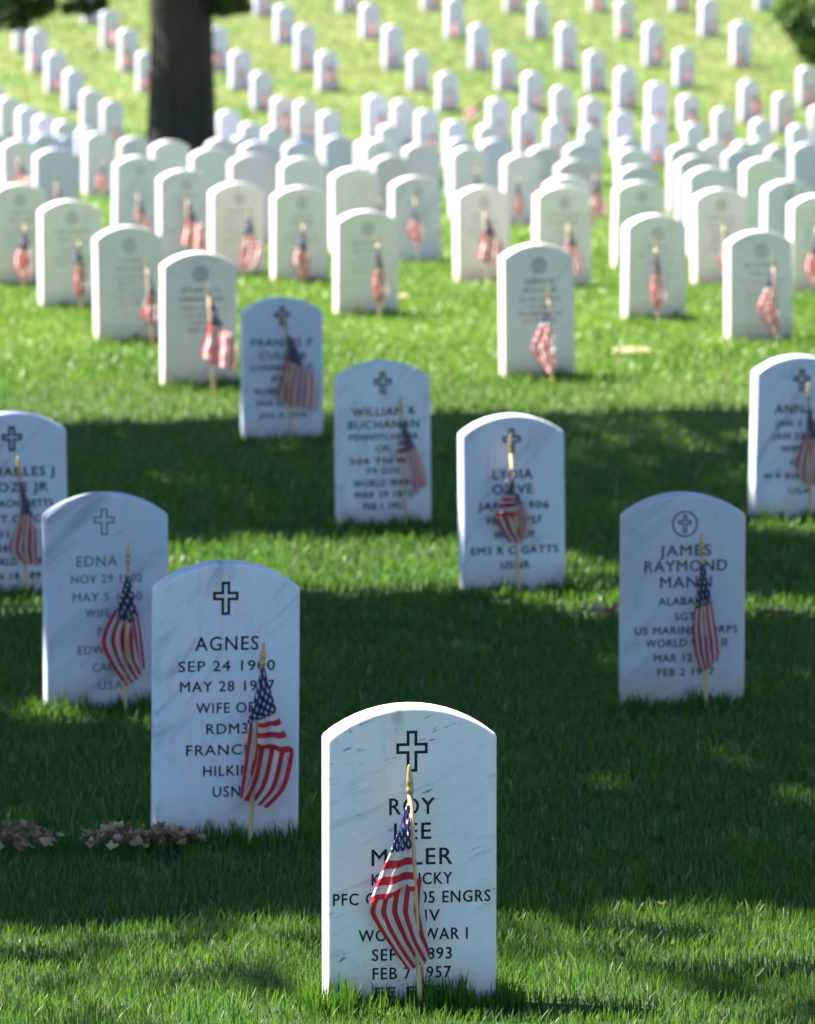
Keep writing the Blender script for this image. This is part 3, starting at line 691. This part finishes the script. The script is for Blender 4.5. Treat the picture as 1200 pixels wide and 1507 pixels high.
put_flag('h', .66, 72.3, ground(72.3)-.02, 'tiny flag toppled sideways on the hillside grass between two rows of headstones', ry=R(52), rz=R(10), sc=1.15)
# ------------------------------------------------------------------ sun direction
EL, AZ = R(57), R(-74)                               # azimuth from +Y, negative = towards -X
SUN = Vector((math.sin(AZ)*math.cos(EL), math.cos(AZ)*math.cos(EL), math.sin(EL)))

# ------------------------------------------------------------------ trees
def leaf_quads(P, nrm, size, asp=.6):
    """P (n,3) centres, nrm (n,3) normals, one folded leaf of 2 quads each"""
    n = len(P)
    a = nr.normal(size=(n, 3)); a -= (a*nrm).sum(1)[:, None]*nrm; a /= np.linalg.norm(a, axis=1)[:, None]
    b = np.cross(nrm, a)
    L = (size*(.7+.6*nr.random(n)))[:, None]; W = L*asp
    tip, base_ = P+a*L*.5, P-a*L*.5
    l = P+b*W*.5+nrm*L*.08; r = P-b*W*.5+nrm*L*.08
    V = np.stack([base_, l, tip, r], 1).reshape(-1, 3)
    k = np.arange(n)[:, None]*4
    F = np.concatenate([k+np.array([[0, 3, 2]]), k+np.array([[0, 2, 1]])], 0)
    return V, F, n
def leaf_mesh(name, P, nrm, size, mat, asp=.6):
    V, F, n = leaf_quads(P, nrm, size, asp)
    m = np_mesh(name, V, F, 3)
    at = m.attributes.new('vary', 'FLOAT', 'POINT')
    at.data.foreach_set('value', np.repeat(nr.random(n)*.9, 4).astype(np.float32)); m.materials.append(mat)
    return m
def tube(pts, rad, seg=14, wob=.0, seed=0):
    r = random.Random(seed); vs, fs = [], []
    ph = [r.uniform(0, 6) for _ in range(6)]
    for j, (p, ra) in enumerate(zip(pts, rad)):
        p = Vector(p)
        d = (Vector(pts[min(j+1, len(pts)-1)])-Vector(pts[max(j-1, 0)])).normalized()
        u = d.cross(Vector((0, 1, .01))).normalized() if abs(d.y) < .95 else d.cross(Vector((1, 0, 0))).normalized()
        v = d.cross(u)
        for i in range(seg):
            a = 2*math.pi*i/seg
            rr = ra*(1+wob*(math.sin(3*a+ph[0]+j*.15)+.6*math.sin(5*a+ph[1]-j*.1)+.4*math.sin(9*a+ph[2])))
            vs.append(tuple(p+u*math.cos(a)*rr+v*math.sin(a)*rr))
    for j in range(len(pts)-1):
        for i in range(seg): k = (i+1) % seg; fs.append((j*seg+i, j*seg+k, (j+1)*seg+k, (j+1)*seg+i))
    fs.append(tuple((len(pts)-1)*seg+i for i in range(seg)))
    return vs, fs

# the sunny places left between the crowns' shadows (centre x, y, radii, strength)
LITSPOTS = [(-.25, 17.75, .78, .62, 1), (.20, 17.45, .30, .25, .8), (.62, 16.85, .32, .28, 1), (1.0, 16.55, .45, .13, .75), (1.75, 19.2, .42, .30, 1), (1.45, 18.9, .2, .25, 1),
            (-1.0, 16.55, .28, .13, .8), (-.72, 14.15, .14, .07, .7), (-.62, 14.35, .10, .05, .8), (-.95, 14.3, .05, .12, .7), (-.3, 21.7, .10, .07, .6), (-.55, 21.95, .10, .16, .7),
            (.80, 13.45, .03, .07, .8), (.95, 12.85, .06, .04, .75), (.47, 13.05, .03, .02, .6), (1.0, 21.2, .35, .7, .35), (.15, 10.2, .42, .33, 1), (.6, 17.6, .3, .2, .45), (-.55, 12.15, .04, .07, .5),
            (-.75, 17.2, .18, .12, .5), (.75, 14.3, .06, .05, .5)]
def vnoise(x, y, s, seed=0):
    r_ = np.random.default_rng(seed); T = r_.random((64, 64))
    X, Y = x*s+31.7, y*s+17.3
    xi, yi = np.floor(X).astype(int), np.floor(Y).astype(int); fx, fy = X-xi, Y-yi
    fx, fy = fx*fx*(3-2*fx), fy*fy*(3-2*fy)
    t = lambda a, b: T[a % 64, b % 64]
    return (t(xi, yi)*(1-fx)+t(xi+1, yi)*fx)*(1-fy)+(t(xi, yi+1)*(1-fx)+t(xi+1, yi+1)*fx)*fy
def keep(gx, gy):
    """how likely a leaf whose shadow lands at (gx, gy) is there"""
    far = 22.75+.22*np.sin(gx*1.3+1)+.5*(vnoise(gx, gy, 1.6, 3)-.5)+np.where(gx > .6, .25*(vnoise(gx, gy, 4, 5)-.3), 0)
    near = 11.2+.35*(vnoise(gx, gy, 2.2, 8)-.5)
    k = np.where(gy > far, 0.0, 1.0)
    fuzzy = np.where(gx > .7, .5, .12)
    k = np.where((gy <= far) & (gy > far-fuzzy*2) & (vnoise(gx, gy, 5, 9) > .55), .25, k)
    n1 = vnoise(gx, gy, 4.5, 1)*.6+vnoise(gx, gy, 11, 2)*.4
    thr = np.where(gx < -.15, .68, .61)+np.clip((10.35-gy)*.25, -.12, .2)*-1*np.where(gx < -.15, 1, -.3)
    k = np.where(gy < near, np.where(n1 > thr, 1.0, .05), k)
    for cx, cy, rx, ry, st in LITSPOTS:
        rx, ry = rx*1.12+.03, ry*1.12+.04
        d = ((gx-cx)/rx)**2+((gy-cy)/ry)**2
        d = d*(1+.9*(vnoise(gx, gy, 8, 4)-.5))
        if st < 1: k = np.where((d < 1) & (vnoise(gx, gy, 14, 6) < st), .0, k)
        else: k = np.where(d < 1, .0, k)
    return k
def shade_tree(name, label, y0, y1, x0, x1, seed, ztop):
    A = 5.0
    n = int((y1-y0)*(x1-x0)*760)
    gx = x0+(x1-x0)*nr.random(n); gy = y0+(y1-y0)*nr.random(n)
    cx, cy = (x0+x1)/2, (y0+y1)/2
    rr = np.clip(np.hypot((gx-cx)/((x1-x0)/2), (gy-cy)/((y1-y0)/2)), 0, 1)
    z = 5.2+nr.random(n)*(ztop-5.2)*(1-.6*rr**2)
    ok = nr.random(n) < keep(gx, gy)
    edge = (np.abs(gx) > 3.5) & (nr.random(n) < (np.abs(gx)-3.5)*.5)
    ok &= ~edge
    gx, gy, z = gx[ok], gy[ok], z[ok]
    P = np.stack([gx+SUN.x/SUN.z*z, gy+SUN.y/SUN.z*z, z], -1)
    nv = nr.normal(size=(len(P), 3))*.45+np.array(SUN); nv /= np.linalg.norm(nv, axis=1)[:, None]
    tx, ty = cx+SUN.x/SUN.z*7.5, cy+SUN.y/SUN.z*7.5
    root = tag(empty(name, (tx, ty, ground(ty)-.05)), label, 'tree')
    P -= np.array([tx, ty, ground(ty)-.05])
    m = leaf_mesh('crown', P, nv, .135, M_LEAF, .8)
    link(bpy.data.objects.new('crown', m), root)
    v, f = tube([(0, 0, -.2), (0, 0, .15), (.02, 0, .6), (.0, .05, 2), (.05, 0, 4), (0, .1, 6), (.1, -.3, 7.2)], [.42, .36, .29, .25, .22, .17, .07], 16, .04, seed)
    t = mesh_obj('trunk', v, f, M_BARK, root, True)
    r = random.Random(seed)
    for q in range(7):
        a = q*2*math.pi/7+r.uniform(-.3, .3); z0 = r.uniform(3.4, 5.6); L = r.uniform(1.8, 2.6)
        pts = [(math.cos(a)*L*s_, math.sin(a)*L*s_, z0+2.4*s_**.8) for s_ in (0, .2, .45, .7, 1)]
        v, f = tube(pts, [.11, .09, .065, .04, .012], 8, .03, seed+q)
        mesh_obj('limb', v, f, M_BARK, t, True)
shade_tree('shade_tree', 'broad leafy tree out of sight at left whose crown shades the middle lawn', 17.3, 24.6, -5, 5, 1, 10)
shade_tree('shade_tree', 'broad leafy tree out of sight at left whose crown shades the front lawn', 8.8, 17.3, -5, 5, 2, 10.5)

def clump_leaves(centers, n_per, rad, size):
    P, Nn = [], []
    for (cx, cy, cz), n, r_ in zip(centers, n_per, rad):
        d = nr.normal(size=(n, 3)); d /= np.linalg.norm(d, axis=1)[:, None]
        P.append(np.array([cx, cy, cz])+d*(r_*nr.random(n)[:, None]**.45)*np.array([1, 1, .75]))
        q = d*.5+nr.normal(size=(n, 3))*.7; Nn.append(q/np.linalg.norm(q, axis=1)[:, None])
    return np.concatenate(P), np.concatenate(Nn)
# --- trunk tree in the far dip
TX, TY = -2.60, 62.0; TZ = ground(TY)-.05
root = tag(empty('large_tree', (TX, TY, TZ)), 'large tree with thick dark trunk standing behind the crowded headstones at left', 'tree')
zs = [-.3, 0, .15, .35, .7, 1.2, 1.7, 2.0, 2.4, 3.2, 4.5, 6, 8]
rs = [.56, .50, .455, .425, .395, .372, .358, .362, .35, .31, .27, .2, .08]
v, f = tube([(.02*math.sin(z), 0, z) for z in zs], rs, 40, .022, 5)
tr = mesh_obj('trunk', v, f, M_BARK, root, True)
r = random.Random(9)
for q, (a, z0, L, up_) in enumerate([(.1, 2.05, 3.0, .9), (3.0, 2.3, 3.4, .8), (1.4, 2.8, 3, 1.4), (4.4, 3.0, 2.6, 1.6), (2.2, 3.6, 3, 1.8), (5.4, 3.4, 2.6, 1.6), (3.6, 4.4, 2.4, 1.8), (.8, 4.6, 2.2, 1.8)]):
    pts = [(math.cos(a)*(.25+L*s_), math.sin(a)*(.25+L*s_), z0+up_*s_**.8) for s_ in (0, .2, .45, .7, 1)]
    v, f = tube(pts, [.16, .12, .08, .05, .015], 8, .03, q); mesh_obj('limb', v, f, M_BARK, tr, True)
cs, nn, rr_ = [], [], []
for q in range(80):                                   # the crown, above the picture
    a = r.uniform(0, 2*math.pi); d = r.uniform(.2, 1)**.6*3.3
    z = r.uniform(3.1, 7.5); d *= math.sqrt(max(.15, 1-((z-4.8)/3.2)**2))
    cs.append((math.cos(a)*d-1.2, math.sin(a)*d+.7, z)); nn.append(650); rr_.append(r.uniform(.6, .95))
PXM = 62/8000
for (px, py, rad, n) in [(10, -8, .20, 420), (32, -4, .18, 400), (30, 8, .10, 200), (56, -8, .17, 330), (8, 2, .12, 220), (70, -14, .15, 240), (112, -12, .12, 200), (134, -10, .12, 220), (148, -16, .12, 180),
                         (310, -8, .09, 120), (326, -10, .12, 220), (345, -12, .13, 240), (362, -12, .11, 160), (335, -2, .06, 60), (40, 14, .08, 100), (22, 18, .05, 50), (-10, 4, .2, 300), (-30, 0, .3, 500),
                         (0, -40, .35, 900), (60, -48, .35, 800), (130, -45, .3, 700), (340, -42, .3, 700), (400, -55, .3, 600), (190, -60, .3, 500)]:
    cs.append(((px-600)*PXM-TX, -.3+r.uniform(-.4, .4), 2.0-62*(py+20+83)/8000-TZ)); nn.append(n); rr_.append(rad)
P, Nn = clump_leaves(cs, nn, rr_, .09)
link(bpy.data.objects.new('crown', leaf_mesh('crown', P, Nn, .075, M_DARKLEAF, .55)), root)
# --- evergreen at the right edge
EX, EY = 6.6, 58.0; EZ = ground(EY)-.05
root = tag(empty('evergreen_tree', (EX, EY, EZ)), 'bushy green tree reaching into the upper right corner of the picture', 'tree')
v, f = tube([(0, 0, z) for z in (-.2, 0, .5, 1.5, 3, 4.6)], [.24, .2, .16, .14, .1, .03], 14, .03, 4)
tr = mesh_obj('trunk', v, f, M_BARK, root, True)
cs, nn, rr_ = [], [], []
for q in range(60):
    a = r.uniform(0, 2*math.pi); z = r.uniform(1.5, 5); d = r.uniform(.3, 1)*1.9*(1-(z-1.5)/5)
    cs.append((math.cos(a)*d*.9, math.sin(a)*d, z)); nn.append(420); rr_.append(r.uniform(.3, .5))
PXR = 58/8000
for (px, py, rad, n) in [(1162, 4, .10, 170), (1175, 22, .12, 260), (1190, 10, .16, 400), (1186, 45, .11, 230), (1200, 40, .16, 380), (1196, 62, .10, 190), (1206, 72, .12, 220), (1165, -8, .12, 220), (1180, -16, .18, 400),
                         (1215, 20, .2, 500), (1225, 55, .18, 350), (1240, 0, .3, 700), (1170, 34, .06, 60), (1155, 12, .05, 50), (1200, -40, .3, 700)]:
    cs.append(((px-612)*PXR-EX, r.uniform(-.3, .3), 2.0-58*(py+10+83)/8000-EZ)); nn.append(int(n*.55)); rr_.append(rad)
P, Nn = clump_leaves(cs, nn, rr_, .07)
link(bpy.data.objects.new('crown', leaf_mesh('crown', P, Nn, .085, leafy('holly_leaves', (.03, .08, .015), (.14, .24, .05), .3, .35), .55)), root)
for q in range(6):
    a = 2.4+q*.9; pts = [(math.cos(a)*1.3*s_, math.sin(a)*1.3*s_, 1.4+q*.35+.5*s_) for s_ in (0, .3, .6, 1)]
    v, f = tube(pts, [.06, .045, .03, .01], 7, .03, q); mesh_obj('limb', v, f, M_BARK, tr, True)

# ------------------------------------------------------------------ fallen leaves
def curled_leaf(V, F, A, c, size, rs_):
    """an irregular lobed dry leaf with curl"""
    n = 9; M = Matrix.Rotation(rs_.uniform(0, 6.3), 3, 'Z') @ Matrix.Rotation(rs_.uniform(-1.1, 1.1), 3, 'X') @ Matrix.Rotation(rs_.uniform(-.9, .9), 3, 'Y')
    b = len(V); V.append(tuple(Vector(c)+M @ Vector((0, 0, 0))))
    cu = rs_.uniform(.6, 2.2)
    for i in range(n):
        a = 2*math.pi*i/n; rr = size*.5*(1 if i % 2 == 0 else .62)*rs_.uniform(.8, 1.2)
        x, y = math.cos(a)*rr, math.sin(a)*rr*.75
        V.append(tuple(Vector(c)+M @ Vector((x, y, cu*(y*y)/size+.5*cu*x*x/size))))
    for i in range(n): F.append((b, b+1+i, b+1+(i+1) % n))
    A += [rs_.random()*.94]*(n+1)
def litter(name, label, cx, cy, rx, ry, n, size, hz, kind, seed, cat='leaves', group=None):
    rs_ = random.Random(seed); V, F, A = [], [], []
    for i in range(n):
        a = rs_.uniform(0, 6.3); d = rs_.random()**.6
        x, y = math.cos(a)*d*rx, math.sin(a)*d*ry
        z = hz*rs_.random()*(1-d*.7)+.026
        if rs_.random() < .3: x *= 1.6; y *= 1.6; z = .028+.008*rs_.random()
        curled_leaf(V, F, A, (x, y, z), size*rs_.uniform(.7, 1.25), rs_)
    o = mesh_obj(name, V, F, M_DRY)
    at = o.data.attributes.new('vary', 'FLOAT', 'POINT'); at.data.foreach_set('value', np.array(A, np.float32))
    o.location = (cx, cy, ground(cy)+LAWN+.01)
    tag(o, label, cat, group, kind)
    return o
def gp(px, py):                                      # a spot on the front lawn
    y = 16000/(py+83); return (px-600)/8000*math.hypot(y, 2.0), y*.985
for k, (px, py, rx, ry, n, lab) in enumerate([(34, 1222, .075, .10, 60, 'heap of pale dry leaves lying in the grass at the left edge'),
        (178, 1224, .05, .08, 34, 'loose heap of brown leaves just left of the smooth shaded headstone'), (252, 1226, .06, .05, 55, 'dry leaves heaped against the foot of the smooth headstone')]):
    x, y = gp(px, py); litter('leaf_litter', lab, x, y, rx, ry, int(n*1.9), .032, .040, 'stuff', 20+k)
for k, (px, py, n, lab) in enumerate([(890, 886, 9, 'dark dry leaves lying left of the weathered headstone with circled cross'), (1138, 893, 8, 'few dry leaves lying right of the weathered headstone with circled cross')]):
    x, y = gp(px, py); litter('leaf_litter', lab, x, y, .075, .12, n, .05, .02, 'stuff', 30+k)
x, y = gp(968, 1322); litter('fallen_leaf', 'single reddish leaf lying in the shaded grass at front right', x, y, .002, .002, 1, .03, .01, None, 41, 'leaf')
# bare scuffed soil patch on the sunny lawn
x, y = 930-600, 24.6
for k, (px, py, rx, lab) in enumerate([(930, 521, .105, 'sandy bare patch in the sunny lawn right of centre'), (592, 450, .05, 'small sandy patch beside the greenish middle headstone')]):
    yy = {521: 25.6, 450: 29.6}[py]
    xx = (px-600)/8000*yy
    V, F = [(0, 0, .012)], []
    for i in range(16):
        a = 2*math.pi*i/16; q = rx*random.Random(i+k).uniform(.75, 1.1); V.append((math.cos(a)*q, math.sin(a)*q*2.2, .0))
    for i in range(16): F.append((0, 1+i, 1+(i+1) % 16))
    o = mesh_obj('bare_patch', V, F, simple('sand_soil', (.36, .27, .16), .9), None, True); o.location = (xx, yy, ground(yy)-.012); tag(o, lab, kind='structure')

# ------------------------------------------------------------------ light, sky, camera
w = bpy.data.worlds.new('World'); scene.world = w; w.use_nodes = True
nt = w.node_tree; nt.nodes.clear()
sky = nt.nodes.new('ShaderNodeTexSky'); sky.sky_type = 'NISHITA'; sky.sun_disc = False
sky.sun_elevation = EL; sky.sun_rotation = AZ % (2*math.pi); sky.air_density = 1.0; sky.dust_density = .0; sky.ozone_density = 5.0
bg = nt.nodes.new('ShaderNodeBackground'); bg.inputs[1].default_value = SKY_STRENGTH
wo = nt.nodes.new('ShaderNodeOutputWorld')
nt.links.new(sky.outputs[0], bg.inputs[0]); nt.links.new(bg.outputs[0], wo.inputs[0])
sl = bpy.data.lights.new('sun', 'SUN'); sl.energy = SUN_STRENGTH; sl.angle = R(.53); sl.color = (1, .95, .87)
so = link(bpy.data.objects.new('sun', sl)); so.location = (-20, 20, 30)
so.rotation_euler = SUN.to_track_quat('Z', 'Y').to_euler()

cam = bpy.data.cameras.new('camera'); co = link(bpy.data.objects.new('camera', cam))
cam.sensor_fit = 'HORIZONTAL'; cam.sensor_width = 36; cam.lens = 240
co.location = (0, 0, 2.0); co.rotation_euler = (R(90)-math.atan(836/8000), 0, 0)
cam.clip_end = 900; cam.clip_start = .1
cam.dof.use_dof = True; cam.dof.focus_distance = 10.2; cam.dof.aperture_fstop = FSTOP
scene.camera = co
scene.view_settings.view_transform = 'Standard'; scene.view_settings.look = 'None'
scene.view_settings.exposure = EXPOSURE; scene.view_settings.gamma = 1
scene.cycles.max_bounces = 8; scene.cycles.transparent_max_bounces = 4; scene.cycles.transmission_bounces = 6
scene.render.film_transparent = False
